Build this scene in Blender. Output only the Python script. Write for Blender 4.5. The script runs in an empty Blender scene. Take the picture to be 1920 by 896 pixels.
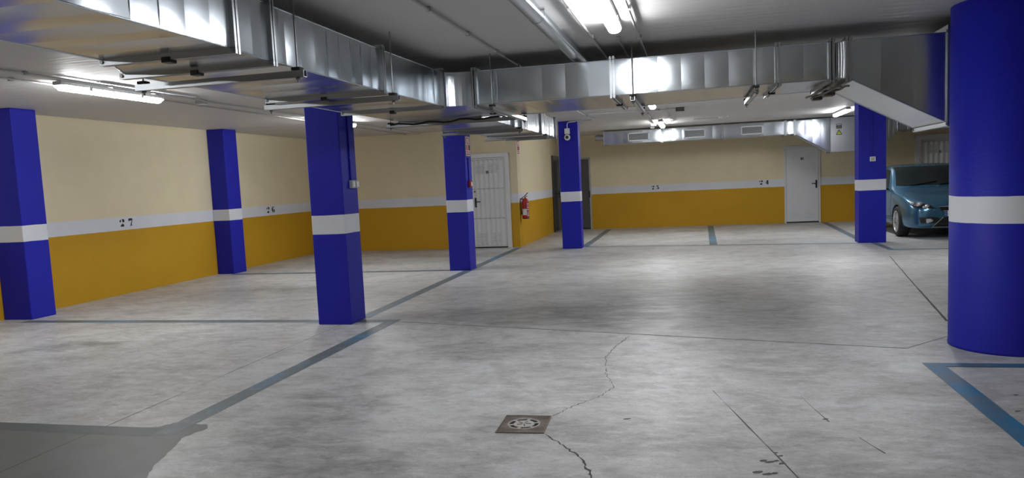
import bpy, bmesh, math, random
from mathutils import Vector, Matrix
from mathutils.bvhtree import BVHTree

random.seed(7)
scene = bpy.context.scene
COL = scene.collection

# ---------------------------------------------------------------- camera, world, exposure
ZC = 2.716          # ceiling height
F_PX, CY = 1416.24, 474.17
YAW, PITCH, ROLL = .2360, -.0944, -.0460
fw = Vector((-math.sin(YAW)*math.cos(PITCH), math.cos(YAW)*math.cos(PITCH), math.sin(PITCH)))
rt = Vector((math.cos(YAW), math.sin(YAW), 0)); up = rt.cross(fw)
rt2 = math.cos(ROLL)*rt + math.sin(ROLL)*up; up2 = -math.sin(ROLL)*rt + math.cos(ROLL)*up
cam_data = bpy.data.cameras.new('camera')
cam = bpy.data.objects.new('camera', cam_data); COL.objects.link(cam)
M = Matrix((rt2, up2, -fw)).transposed().to_4x4(); M.translation = Vector((0, 0, 1.5))
cam.matrix_world = M
cam_data.sensor_width = 36; cam_data.sensor_fit = 'HORIZONTAL'
cam_data.lens = 36*F_PX/1920
cam_data.shift_y = (CY-448)/1920
cam_data.clip_start = .05
scene.camera = cam

world = bpy.data.worlds.new('world'); scene.world = world; world.use_nodes = True
world.node_tree.nodes['Background'].inputs[0].default_value = (.5, .53, .6, 1)
world.node_tree.nodes['Background'].inputs[1].default_value = .02
scene.view_settings.view_transform = 'Standard'
scene.view_settings.look = 'None'
scene.view_settings.exposure = 0.0
scene.view_settings.gamma = 1
scene.view_settings.use_curve_mapping = False
scene.cycles.max_bounces = 10
scene.cycles.diffuse_bounces = 6
scene.cycles.sample_clamp_indirect = 6
LAMP = 91.0         # radiance of the fluorescent diffusers

# ---------------------------------------------------------------- material helpers
MATS = {}
def new_mat(name):
    m = bpy.data.materials.new(name); m.use_nodes = True
    nt = m.node_tree; b = nt.nodes['Principled BSDF']
    MATS[name] = m
    return m, nt, b
def N(nt, typ, **kw):
    n = nt.nodes.new(typ)
    for k, v in kw.items():
        if k in n.inputs.keys(): n.inputs[k].default_value = v
        else: setattr(n, k, v)
    return n
def math_n(nt, op, a, b=None, clamp=False):
    n = nt.nodes.new('ShaderNodeMath'); n.operation = op; n.use_clamp = clamp
    for i, v in enumerate((a, b)):
        if v is None: continue
        if isinstance(v, (int, float)): n.inputs[i].default_value = v
        else: nt.links.new(v, n.inputs[i])
    return n.outputs[0]
def mixc(nt, fac, a, b):
    n = nt.nodes.new('ShaderNodeMix'); n.data_type = 'RGBA'
    for i, v in ((0, fac), (6, a), (7, b)):
        if isinstance(v, (int, float)): n.inputs[i].default_value = v
        elif isinstance(v, tuple): n.inputs[i].default_value = v if len(v) == 4 else (*v, 1)
        else: nt.links.new(v, n.inputs[i])
    return n.outputs[2]
def objcoord(nt): return nt.nodes.new('ShaderNodeTexCoord').outputs['Object']
def noise(nt, vec, scale, detail=4, rough=.55, dist=0):
    n = N(nt, 'ShaderNodeTexNoise', Scale=scale, Detail=detail, Roughness=rough, Distortion=dist)
    nt.links.new(vec, n.inputs['Vector']); return n.outputs['Fac']
def ramp(nt, fac, lo, hi):
    n = nt.nodes.new('ShaderNodeMapRange'); n.inputs['From Min'].default_value = lo; n.inputs['From Max'].default_value = hi
    nt.links.new(fac, n.inputs['Value']); return n.outputs[0]
def bump(nt, b, height, strength, dist=.01):
    n = N(nt, 'ShaderNodeBump', Strength=strength, Distance=dist)
    nt.links.new(height, n.inputs['Height']); nt.links.new(n.outputs[0], b.inputs['Normal'])
def simple(name, col, rough=.5, metal=0., var=.08, nscale=30, bumps=0., coat=0.):
    m, nt, b = new_mat(name)
    v = noise(nt, objcoord(nt), nscale)
    c = tuple(col); d = tuple(x*(1-var*2) for x in c)
    nt.links.new(mixc(nt, v, (*d, 1), (*[min(1, x*(1+var)) for x in c], 1)), b.inputs['Base Color'])
    b.inputs['Roughness'].default_value = rough; b.inputs['Metallic'].default_value = metal
    b.inputs['Coat Weight'].default_value = coat
    if bumps: bump(nt, b, v, bumps)
    return m

CREAM = (.76, .67, .46); WHITE = (.70, .72, .77); ORANGE = (.56, .31, .013); BLUE = (.010, .013, .37)
def banded(name, low, mid, high, wob, rough):
    m, nt, b = new_mat(name)
    oc = nt.nodes.new('ShaderNodeNewGeometry').outputs['Position']
    sep = nt.nodes.new('ShaderNodeSeparateXYZ'); nt.links.new(oc, sep.inputs[0])
    z = sep.outputs[2]
    zz = math_n(nt, 'ADD', z, math_n(nt, 'MULTIPLY', math_n(nt, 'SUBTRACT', noise(nt, oc, 4, 2), .5), wob))
    t1 = math_n(nt, 'GREATER_THAN', zz, 1.013); t2 = math_n(nt, 'GREATER_THAN', zz, 1.221)
    c = mixc(nt, t2, mixc(nt, t1, (*low, 1), (*mid, 1)), (*high, 1))
    dirt = ramp(nt, noise(nt, oc, 1.3, 5, .6), .25, .75)
    hue = nt.nodes.new('ShaderNodeHueSaturation'); nt.links.new(c, hue.inputs['Color'])
    nt.links.new(math_n(nt, 'ADD', math_n(nt, 'MULTIPLY', dirt, .10), .94), hue.inputs['Value'])
    nt.links.new(hue.outputs[0], b.inputs['Base Color'])
    b.inputs['Roughness'].default_value = rough; b.inputs['Specular IOR Level'].default_value = .3
    bump(nt, b, noise(nt, oc, 55, 3), .35, .006)
    return m
banded('wall_paint', ORANGE, WHITE, CREAM, .006, .62)
banded('pillar_paint', BLUE, WHITE, BLUE, .012, .55)

# ceiling plaster
m, nt, b = new_mat('ceiling_plaster')
oc = objcoord(nt)
v = noise(nt, oc, .8, 5, .6)
nt.links.new(mixc(nt, v, (.56, .545, .53, 1), (.66, .645, .63, 1)), b.inputs['Base Color'])
b.inputs['Roughness'].default_value = .55
mp = N(nt, 'ShaderNodeMapping'); mp.inputs['Scale'].default_value = (1, 5, 1); nt.links.new(oc, mp.inputs[0])
bump(nt, b, noise(nt, mp.outputs[0], 2.5, 3), .35, .02)

# galvanised sheet
def galv(name, base, rough):
    m, nt, b = new_mat(name)
    oc = objcoord(nt)
    cl = noise(nt, oc, 2.2, 3)
    nt.links.new(mixc(nt, cl, (*[x*.86 for x in base], 1), (*base, 1)), b.inputs['Base Color'])
    b.inputs['Metallic'].default_value = 1
    b.inputs['Roughness'].default_value = rough
galv('galvanised', (.62, .67, .72), .22)
galv('galvanised_dull', (.50, .52, .54), .36)


# concrete floor
m, nt, b = new_mat('concrete')
oc = objcoord(nt)
n1 = noise(nt, oc, .55, 6, .62, .4); n2 = noise(nt, oc, 2.3, 7, .68, .6); n3 = noise(nt, oc, 17, 8, .78)
mp = N(nt, 'ShaderNodeMapping'); mp.inputs['Scale'].default_value = (1, 2.0, 1); mp.inputs['Rotation'].default_value = (0, 0, -.35)
nt.links.new(oc, mp.inputs[0]); n4 = noise(nt, mp.outputs[0], 2.6, 10, .76, .3)
base = mixc(nt, ramp(nt, n1, .35, .62), (.44, .435, .42), (.62, .62, .62))
base = mixc(nt, math_n(nt, 'MULTIPLY', ramp(nt, n2, .48, .68), .55), base, (.29, .285, .275))
base = mixc(nt, math_n(nt, 'MULTIPLY', ramp(nt, n4, .51, .66), .55), base, (.24, .235, .225))
base = mixc(nt, math_n(nt, 'MULTIPLY', ramp(nt, n4, .47, .33), .6), base, (.72, .72, .73))
base = mixc(nt, math_n(nt, 'MULTIPLY', ramp(nt, n3, .53, .70), .50), base, (.22, .215, .21))
n6 = noise(nt, mp.outputs[0], 6.5, 12, .82, .2); n7 = noise(nt, oc, 70, 5, .8)
base = mixc(nt, math_n(nt, 'MULTIPLY', ramp(nt, n6, .53, .60), math_n(nt, 'MULTIPLY', ramp(nt, n1, .62, .42), .55)), base, (.23, .225, .22))
base = mixc(nt, math_n(nt, 'MULTIPLY', ramp(nt, n6, .47, .41), .40), base, (.78, .78, .79))
base = mixc(nt, math_n(nt, 'MULTIPLY', ramp(nt, n7, .50, .68), .40), base, (.24, .235, .23))
sep = nt.nodes.new('ShaderNodeSeparateXYZ'); nt.links.new(oc, sep.inputs[0])
side = math_n(nt, 'GREATER_THAN', math_n(nt, 'ADD', sep.outputs[1], math_n(nt, 'MULTIPLY', sep.outputs[0], .2413)), 7.015)
nside = math_n(nt, 'SUBTRACT', 1, side)
# worn tyre and oil patches: x, y, rx, ry, angle, strength, slab (1 beyond the joint, 0 this side, 2 either)
blobs = [(-2.3, 8.0, 1.5, .50, -.23, .60, 1), (-.9, 8.3, 1.5, 1.1, .3, .85, 1), (-.2, 9.3, 1.3, 1.2, .3, .75, 1), (.55, 8.3, 1.6, 1.0, -.2, .45, 1),
         (1.0, 10.6, 1.5, 1.0, .5, .45, 1), (-2.0, 6.4, .75, .42, .3, .55, 0), (-2.45, 4.6, .55, .75, .2, .55, 0), (-2.3, 3.75, .5, .5, 0, .5, 0),
         (-6.3, 6.5, .7, .35, .1, .7, 2), (-6.3, 10.4, 1.1, .35, .1, .65, 2), (-1.2, 5.6, .6, .4, .4, .35, 0), (-5.6, 15.2, 1.0, .5, 0, .55, 2), (-1.6, 12.6, 1.8, .35, .35, .4, 2),
         (-2.0, 14.4, 1.2, .35, .3, .5, 2), (-.05, 20.2, .5, .35, 0, .7, 2), (-1.3, 20.4, .4, .3, 0, .6, 2), (-1.04, 4.43, .42, .35, 0, .45, 0), (-1.8, 3.5, .5, .4, 0, .35, 0),
         (1.9, 5.2, 1.0, .7, .2, .18, 0), (1.2, 17.0, 1.8, .4, 0, .35, 2), (-6.5, 13.9, 1.2, .3, 0, .45, 2)]
wob = N(nt, 'ShaderNodeTexNoise', Scale=1.6, Detail=6, Roughness=.65); nt.links.new(oc, wob.inputs['Vector'])
wv = nt.nodes.new('ShaderNodeVectorMath'); wv.operation = 'MULTIPLY_ADD'
nt.links.new(wob.outputs['Color'], wv.inputs[0]); wv.inputs[1].default_value = (1.1, 1.1, 0); 
sub = nt.nodes.new('ShaderNodeVectorMath'); sub.operation = 'SUBTRACT'; nt.links.new(oc, sub.inputs[0]); sub.inputs[1].default_value = (.55, .55, 0)
nt.links.new(sub.outputs[0], wv.inputs[2])
tot = None
for (bx, by, rx, ry, an, st, sd) in blobs:
    mp = N(nt, 'ShaderNodeMapping'); mp.vector_type = 'TEXTURE'
    mp.inputs['Location'].default_value = (bx, by, 0); mp.inputs['Rotation'].default_value = (0, 0, an); mp.inputs['Scale'].default_value = (rx, ry, 50)
    nt.links.new(wv.outputs[0], mp.inputs[0])
    g = N(nt, 'ShaderNodeTexGradient'); g.gradient_type = 'SPHERICAL'; nt.links.new(mp.outputs[0], g.inputs[0])
    s = math_n(nt, 'MULTIPLY', math_n(nt, 'MULTIPLY', g.outputs['Fac'], 1.9, True), st)
    if sd == 1: s = math_n(nt, 'MULTIPLY', s, side)
    if sd == 0: s = math_n(nt, 'MULTIPLY', s, nside)
    tot = s if tot is None else math_n(nt, 'MAXIMUM', tot, s)
grain = math_n(nt, 'ADD', math_n(nt, 'MULTIPLY', ramp(nt, n4, .38, .62), .75), math_n(nt, 'MULTIPLY', n3, .45))
tot = math_n(nt, 'MULTIPLY', tot, grain, True)
base = mixc(nt, tot, base, (.13, .128, .122))
slab = math_n(nt, 'MULTIPLY', side, .12)
base = mixc(nt, slab, base, (.40, .385, .35))
nt.links.new(base, b.inputs['Base Color'])
nt.links.new(math_n(nt, 'ADD', math_n(nt, 'MULTIPLY', n2, .30), .30), b.inputs['Roughness'])
b.inputs['Specular IOR Level'].default_value = .5
bump(nt, b, math_n(nt, 'ADD', n4, math_n(nt, 'MULTIPLY', n3, .4)), .10, .01)

# worn blue floor paint
m, nt, b = new_mat('floor_line_paint')
gp = nt.nodes.new('ShaderNodeNewGeometry').outputs['Position']
f = noise(nt, gp, .9, 5, .6, .3); f2 = noise(nt, gp, 9, 6, .7)
c = mixc(nt, ramp(nt, f, .50, .66), (.125, .15, .165), (.09, .25, .40))
c = mixc(nt, math_n(nt, 'MULTIPLY', ramp(nt, f2, .5, .72), .55), c, (.30, .31, .32))
nt.links.new(c, b.inputs['Base Color']); b.inputs['Roughness'].default_value = .5
simple('floor_line_dark', (.085, .098, .10), .5, 0, .15, 6)
m, nt, b = new_mat('floor_line_bright')
gp = nt.nodes.new('ShaderNodeNewGeometry').outputs['Position']
f = noise(nt, gp, 1.7, 5, .6, .3); f2 = noise(nt, gp, 9, 6, .7)
c = mixc(nt, ramp(nt, f, .38, .58), (.10, .15, .20), (.03, .17, .33))
c = mixc(nt, math_n(nt, 'MULTIPLY', ramp(nt, f2, .55, .75), .3), c, (.22, .27, .32))
nt.links.new(c, b.inputs['Base Color']); b.inputs['Roughness'].default_value = .5
m, nt, b = new_mat('dark_patch')
oc = objcoord(nt); f = noise(nt, oc, 2.2, 7, .65, .3)
nt.links.new(mixc(nt, f, (.085, .088, .085, 1), (.17, .175, .17, 1)), b.inputs['Base Color']); b.inputs['Roughness'].default_value = .5

simple('crack_dark', (.09, .085, .08), .9)
simple('joint_dark', (.13, .125, .12), .9)
simple('white_metal', (.70, .71, .72), .38, 0, .03)
simple('white_plastic', (.80, .81, .82), .35, 0, .03)
simple('grey_plastic', (.42, .43, .44), .45, 0, .05)
simple('conduit_grey', (.50, .50, .50), .42, 0, .05)
simple('black_plastic', (.012, .012, .013), .4)
simple('black_rubber', (.015, .015, .016), .8)
simple('dark_door', (.085, .085, .08), .4, 0, .05)
simple('dark_gloss', (.05, .048, .042), .16, 0, .05)
simple('pillar_blue', BLUE, .55, 0, .05)
simple('red_gloss', (.42, .012, .016), .3, 0, .05, coat=.4)
simple('sign_red', (.50, .02, .03), .4)
simple('sign_yellow', (.62, .75, .04), .4)
simple('label_white', (.78, .78, .76), .5)
simple('paint_black', (.012, .012, .014), .6)
simple('cast_iron', (.26, .215, .185), .65, .2, .30, 22, .6)
simple('iron_inset', (.48, .46, .43), .7, 0, .25, 40, .4)
simple('flange_steel', (.42, .44, .46), .34, 1, .02)
simple('chrome', (.75, .76, .78), .12, 1, .02)
simple('silver_alloy', (.62, .63, .65), .28, .85, .03)
simple('car_paint', (.045, .16, .27), .25, .5, .03, 200, 0, .9)
simple('car_black', (.010, .011, .012), .35)
simple('plate_blue', (.02, .07, .40), .4)
simple('zinc_rod', (.25, .25, .25), .4, .8)
simple('brown_strap', (.14, .115, .09), .6, .3, .2)
m, nt, b = new_mat('car_glass'); b.inputs['Base Color'].default_value = (.008, .012, .012, 1); b.inputs['Roughness'].default_value = .05; b.inputs['Coat Weight'].default_value = .3
m, nt, b = new_mat('lens_clear'); b.inputs['Base Color'].default_value = (.75, .78, .8, 1); b.inputs['Roughness'].default_value = .08; b.inputs['Metallic'].default_value = .6
m, nt, b = new_mat('lamp_diffuser')
b.inputs['Base Color'].default_value = (.9, .9, .9, 1); b.inputs['Emission Color'].default_value = (.965, .98, 1, 1); b.inputs['Emission Strength'].default_value = LAMP
m, nt, b = new_mat('lamp_end'); b.inputs['Base Color'].default_value = (.85, .85, .86, 1); b.inputs['Roughness'].default_value = .3; b.inputs['Transmission Weight'].default_value = .4

# ---------------------------------------------------------------- geometry helpers
class MB:
    def __init__(s): s.v = []; s.f = []; s.sm = []
    def add(s, vs, fs, smooth=False):
        k = len(s.v); s.v += [tuple(v) for v in vs]; s.f += [tuple(i+k for i in f) for f in fs]; s.sm += [smooth]*len(fs); return s
    def box(s, x0, x1, y0, y1, z0, z1):
        vs = [(x, y, z) for z in (z0, z1) for y in (y0, y1) for x in (x0, x1)]
        return s.add(vs, [(0, 2, 3, 1), (4, 5, 7, 6), (0, 1, 5, 4), (2, 6, 7, 3), (0, 4, 6, 2), (1, 3, 7, 5)])
    def bbox(s, x0, x1, y0, y1, z0, z1, r):
        bm = bmesh.new(); m = MB().box(x0, x1, y0, y1, z0, z1)
        vs = [bm.verts.new(v) for v in m.v]
        for f in m.f: bm.faces.new([vs[i] for i in f])
        bmesh.ops.bevel(bm, geom=bm.edges[:], offset=r, segments=2, affect='EDGES', profile=.5)
        bm.verts.index_update()
        s.add([v.co[:] for v in bm.verts], [[v.index for v in f.verts] for f in bm.faces]); bm.free(); return s
    def tube(s, pts, r, n=10, cap=True, radii=None):
        pts = [Vector(p) for p in pts]; rings = []; prev = None
        for i, p in enumerate(pts):
            d = (pts[min(i+1, len(pts)-1)] - pts[max(i-1, 0)]).normalized()
            a = prev if prev is not None else (Vector((0, 0, 1)) if abs(d.z) < .9 else Vector((1, 0, 0)))
            u = (a - d*a.dot(d)).normalized(); w = d.cross(u); prev = u
            rr = radii[i] if radii else r
            rings.append([p + (u*math.cos(2*math.pi*k/n) + w*math.sin(2*math.pi*k/n))*rr for k in range(n)])
        vs = [v for rg in rings for v in rg]
        fs = [(i*n+k, i*n+(k+1) % n, (i+1)*n+(k+1) % n, (i+1)*n+k) for i in range(len(pts)-1) for k in range(n)]
        s.add(vs, fs, True)
        if cap:
            s.add(rings[0], [tuple(reversed(range(n)))]); s.add(rings[-1], [tuple(range(n))])
        return s
    def lathe(s, prof, c, axis='z', n=24):   # prof: (radius, height)
        vs = []
        for (r, h) in prof:
            for k in range(n):
                a = 2*math.pi*k/n; x, y = r*math.cos(a), r*math.sin(a)
                v = {'z': (x, y, h), 'x': (h, x, y), 'y': (x, h, y)}[axis]
                vs.append((c[0]+v[0], c[1]+v[1], c[2]+v[2]))
        fs = [(i*n+k, i*n+(k+1) % n, (i+1)*n+(k+1) % n, (i+1)*n+k) for i in range(len(prof)-1) for k in range(n)]
        s.add(vs, fs, True)
        return s
    def prism(s, poly, fn, t0, t1):          # poly 2-D, fn(u, v, t) -> xyz
        n = len(poly)
        vs = [fn(u, v, t) for t in (t0, t1) for (u, v) in poly]
        return s.add(vs, [tuple(reversed(range(n))), tuple(range(n, 2*n))] + [(i, (i+1) % n, n+(i+1) % n, n+i) for i in range(n)])
    def build(s, name, mat, parent=None, origin=None):
        me = bpy.data.meshes.new(name)
        o0 = Vector(origin) if origin is not None else Vector((0, 0, 0))
        me.from_pydata([tuple(Vector(v)-o0) for v in s.v], [], s.f); me.validate()
        for p, sm in zip(me.polygons, s.sm): p.use_smooth = sm
        bm = bmesh.new(); bm.from_mesh(me); bmesh.ops.recalc_face_normals(bm, faces=bm.faces); bm.to_mesh(me); bm.free()
        o = bpy.data.objects.new(name, me); COL.objects.link(o)
        if mat: me.materials.append(MATS[mat])
        o.location = o0
        if parent is not None:
            o.parent = parent
            if origin is None: o.location = -parent.location   # vertices were given in world space
            else: o.location = o0 - parent.location
        return o
def empty(name, loc):
    o = bpy.data.objects.new(name, None); COL.objects.link(o); o.location = loc; o.empty_display_size = .1; return o
def tag(o, label=None, cat=None, group=None, kind=None):
    if label: o['label'] = label
    if cat: o['category'] = cat
    if group: o['group'] = group
    if kind: o['kind'] = kind
    return o
def struct(o, label=None):
    o['kind'] = 'structure'
    if label: o['label'] = label
    return o
def copy_tree(o, parent=None):
    c = o.copy(); COL.objects.link(c)
    if parent is not None: c.parent = parent
    for ch in list(o.children): copy_tree(ch, c)
    return c

# ---------------------------------------------------------------- the shell
XL, YC, YD, XE = -8.788, 16.749, 22.119, -3.816
XR, YR = 13.5, -5.5
floor = struct(MB().box(XL-.2, XR+.2, YR-.2, YD+.2, -.2, 0).build('floor', 'concrete'), 'pale worn concrete garage floor with grey tyre stains')
struct(MB().box(XL-.2, XR+.2, YR-.2, YD+.2, ZC, ZC+.2).build('ceiling', 'ceiling_plaster'), 'flat grey painted concrete ceiling')
wall_left = struct(MB().box(XL-.2, XL, YR-.2, YC+.2, 0, ZC).build('wall_left', 'wall_paint'), 'long left wall, cream over white stripe over ochre')
wall_back = struct(MB().box(XL, XE-.002, YC, YC+.2, 0, ZC).build('wall_back', 'wall_paint'), 'short back wall with the ribbed white door')
struct(MB().box(XE-.2, XE, YC+.2, YD, 0, ZC).build('wall_side', 'wall_paint'), 'side wall carrying the red extinguisher')
wall_far = struct(MB().box(XE-.2, XR+.2, YD, YD+.2, 0, ZC).build('wall_far', 'wall_paint'), 'far wall with painted bay numbers and smooth white door')
struct(MB().box(XR, XR+.2, YR-.2, YD, 0, ZC).build('wall_right', 'wall_paint'))
struct(MB().box(XL, XR, YR-.2, YR, 0, ZC).build('wall_rear', 'wall_paint'))

# painted lines, joints, cracks: parts of the floor
def strip(name, p, q, w, mat, z=.0012, label=None):
    p, q = Vector((*p, 0)), Vector((*q, 0)); d = (q-p).normalized(); s_ = Vector((-d.y, d.x, 0))*w/2
    n = max(2, int((q-p).length/.25)); vs = []; 
    for i in range(n+1):
        c = p.lerp(q, i/n); e1 = random.uniform(-.003, .003); e2 = random.uniform(-.003, .003)
        vs += [c+s_*(1+e1/w*2)+Vector((0, 0, z)), c-s_*(1+e2/w*2)+Vector((0, 0, z))]
    m = MB().add(vs, [(2*i, 2*i+1, 2*i+3, 2*i+2) for i in range(n)])
    o = m.build(name, mat, floor); 
    if label: o['label'] = label
    return o
lines = [((-3.30, 4.02), (-3.30, 7.92)), ((-3.225, 7.835), (-8.345, 7.835)), ((-3.375, 4.06), (-8.78, 4.06)),
         ((-3.74, 8.02), (-3.83, 16.6)), ((-3.742, 12.52), (-8.44, 12.52)),
         ((-2.30, 16.45), (-2.32, 21.75)), ((.42, 16.13), (.50, 21.9)), ((3.29, 16.15), (3.50, 22.0)), ((-2.3, 16.38), (3.14, 15.72)),
         ((3.40, 14.32), (3.40, 15.75)), ((3.33, 14.40), (8.5, 14.25)), ((6.2, 14.4), (6.25, 22.0))]
for k, (p, q) in enumerate(lines):
    strip('parking_line', p, q, .155 if k < 8 else .12, 'floor_line_dark' if k == 2 else 'floor_line_paint', .0012+.0001*k)
strip('parking_line', (1.725, 6.12), (1.70, -2), .135, 'floor_line_bright', .0030)
strip('parking_line', (1.66, 6.065), (6.5, 6.065), .11, 'floor_line_bright', .0031)
for p, q, w_ in [((-3.5, 7.86), (1.676, 6.614), .018), ((1.676, 6.614), (2.13, 7.10), .010), ((2.32, 7.777), (2.617, 9.872), .022), ((2.617, 9.872), (3.132, 13.389), .016),
                 ((-3.83, 3.3), (-3.83, 7.7), .007), ((.111, 5.271), (.48, 3.75), .007), ((.669, 5.184), (.76, 4.65), .005), ((.871, 4.391), (.952, 4.152), .005)]:
    strip('floor_joint', p, q, w_, 'joint_dark', .0008)
def crack(pts, w):
    r = random.Random(3); P = []
    for a, b_ in zip(pts, pts[1:]):
        a, b_ = Vector(a), Vector(b_); n = max(2, int((b_-a).length/.025))
        for i in range(n): P.append(a.lerp(b_, i/n) + Vector((r.uniform(-1, 1), r.uniform(-1, 1)))*.011)
    P.append(Vector(pts[-1])); vs = []
    for i, p in enumerate(P):
        d = (P[min(i+1, len(P)-1)]-P[max(i-1, 0)]).normalized(); s_ = Vector((-d.y, d.x))*w*r.uniform(.35, 1.3)/2
        vs += [(p.x+s_.x, p.y+s_.y, .0009), (p.x-s_.x, p.y-s_.y, .0009)]
    MB().add(vs, [(2*i, 2*i+1, 2*i+3, 2*i+2) for i in range(len(P)-1)]).build('floor_crack', 'crack_dark', floor)
crack([(-.599, 7.061), (-.685, 6.65), (-.731, 6.243), (-.671, 5.687), (-.569, 5.32), (-.659, 5.046), (-.802, 4.827), (-.893, 4.614)], .006)
crack([(-.87, 4.271), (-.761, 4.118), (-.683, 4.016), (-.588, 3.866)], .010)
crack([(-.588, 3.866), (-.523, 3.649), (-.50, 3.4), (-.42, 3.1)], .014)
# tyre-rubber marks near the lower right
for (x, y, l, w_) in [(.405, 4.10, .014, .010), (.425, 4.06, .016, .009), (.33, 3.98, .02, .014), (.36, 3.965, .024, .013), (.395, 3.985, .018, .011), (.42, 3.95, .02, .012), (.29, 3.82, .03, .016), (.335, 3.80, .026, .014), (.37, 3.815, .018, .011), (.75, 4.70, .02, .012), (-.42, 4.60, .025, .012), (1.86, 4.95, .02, .012), (1.98, 5.3, .018, .012)]:
    pts = [(x+math.cos(a)*l*random.uniform(.8, 1.1), y+math.sin(a)*w_*random.uniform(.8, 1.2)+.35*math.cos(a)*l, .0013) for a in [i*math.pi/5 for i in range(10)]]
    MB().add(pts, [tuple(range(10))]).build('rubber_mark', 'joint_dark', floor)
# darker patch with an irregular edge at the lower left
pat = [(-7.5, 4.17), (-6, 4.15), (-4.663, 4.13), (-4.3, 4.11), (-3.9, 4.10), (-3.60, 4.12), (-3.45, 4.16), (-3.40, 4.22), (-3.35, 4.30), (-3.22, 4.30), (-3.235, 4.25), (-3.13, 4.235), (-3.08, 4.16), (-3.11, 4.08), (-3.127, 3.968), (-3.06, 3.80), (-3.017, 3.677), (-2.96, 3.5), (-2.891, 3.366), (-2.7, 2.6), (-7.5, 2.6)]
pp = []
for i, (x, y) in enumerate(pat):
    x2, y2 = pat[(i+1) % len(pat)]
    for t in range(4):
        j = .008 if t else 0
        pp.append((x+(x2-x)*t/4+random.uniform(-j, j), y+(y2-y)*t/4+random.uniform(-j, j), .0006))
o = MB().add(pp, [tuple(range(len(pp)))]).build('dark_patch', 'dark_patch', floor); o['label'] = 'dark grey smooth patch on the concrete'

# ---------------------------------------------------------------- digits (stencil style) on the walls and door plates
def stroke(m, pts, ws, fn):
    vs = []
    n = len(pts)
    for i in range(n):
        a = Vector(pts[max(i-1, 0)]); c = Vector(pts[min(i+1, n-1)]); d = (c-a).normalized(); s_ = Vector((-d.y, d.x))*ws[i]*.80; p = Vector(pts[i])
        vs += [fn(p.x+s_.x, p.y+s_.y), fn(p.x-s_.x, p.y-s_.y)]
    m.add(vs, [(2*i, 2*i+1, 2*i+3, 2*i+2) for i in range(n-1)])
def arc(cx, cy, rx, ry, a0, a1, n=9): return [(cx+rx*math.cos(math.radians(a0+(a1-a0)*i/(n-1))), cy+ry*math.sin(math.radians(a0+(a1-a0)*i/(n-1)))) for i in range(n)]
def digit(m, ch, fn):
    T = [.05, .10, .15, .18, .20, .18, .15, .10, .05]
    if ch == '2':
        stroke(m, arc(.30, .72, .20, .22, 215, 110, 9), [.05, .14, .17, .15, .12, .09, .07, .06, .05], fn)
        stroke(m, arc(.34, .72, .20, .24, 80, -50, 9), [t*1.15 for t in T], fn)
        stroke(m, [(.42, .42), (.30, .27), (.22, .16)], [.06, .05, .05], fn)
        stroke(m, [(.06, .02), (.2, .09), (.42, .13), (.60, .12)], [.03, .16, .22, .20], fn); stroke(m, [(.50, .2), (.58, .28)], [.06, .03], fn)
    if ch == '7':
        stroke(m, [(.04, .84), (.3, .87), (.60, .88)], [.20, .20, .18], fn); stroke(m, [(.07, .84), (.05, .60)], [.08, .03], fn)
        stroke(m, [(.60, .80), (.46, .50), (.40, .28), (.38, .05)], [.05, .07, .10, .12], fn); stroke(m, [(.20, .03), (.55, .03)], [.05, .05], fn)
    if ch == '6':
        stroke(m, arc(.36, .5, .26, .48, 95, 265, 11), [.05, .07, .12, .17, .20, .21, .20, .17, .12, .07, .05], fn)
        stroke(m, arc(.36, .28, .18, .25, 80, -80, 9), T, fn); stroke(m, arc(.42, .84, .12, .12, 120, -10, 5), [.05, .06, .09, .12, .06], fn)
    if ch == '5':
        stroke(m, [(.12, .97), (.12, .58)], [.05, .05], fn); stroke(m, [(.10, .90), (.3, .87), (.58, .92)], [.16, .18, .10], fn)
        stroke(m, arc(.28, .30, .26, .28, 95, -85, 9), T, fn); stroke(m, arc(.2, .16, .12, .12, 250, 120, 5), [.05, .1, .14, .1, .05], fn)
    if ch == '4':
        stroke(m, [(.44, .02), (.44, .98)], [.18, .18], fn); stroke(m, [(.36, .92), (.04, .34)], [.06, .07], fn)
        stroke(m, [(.02, .30), (.33, .30)], [.08, .08], fn); stroke(m, [(.54, .30), (.68, .30)], [.14, .05], fn); stroke(m, [(.3, .02), (.6, .02)], [.05, .05], fn)
    if ch == '3':
        stroke(m, arc(.28, .75, .22, .20, 140, -80, 9), T, fn); stroke(m, arc(.28, .28, .26, .26, 80, -140, 9), T, fn)
def number(text, wall, origin, udir, h, w, gap, name='bay_number', mat='paint_black', parent=None, label=None):
    m = MB(); O = Vector(origin); U = Vector(udir)
    for i, ch in enumerate(text):
        digit(m, ch, lambda a, b_: O + U*(a*w + i*gap) + Vector((0, 0, b_*h)))
    o = m.build(name, mat, parent or wall)
    if label: o['label'] = label
    return o
number('27', wall_left, (XL+.003, 10.17, 1.072), (0, 1, 0), .115, .15, .19, label='black stencilled number 27')
number('26', wall_left, (XL+.003, 14.44, 1.07), (0, 1, 0), .125, .15, .21, label='black stencilled number 26')
number('25', wall_far, (-1.11, YD-.003, 1.085), (1, 0, 0), .105, .11, .135, label='black stencilled number 25')
number('24', wall_far, (1.845, YD-.003, 1.095), (1, 0, 0), .115, .13, .16, label='black stencilled number 24')

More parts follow.
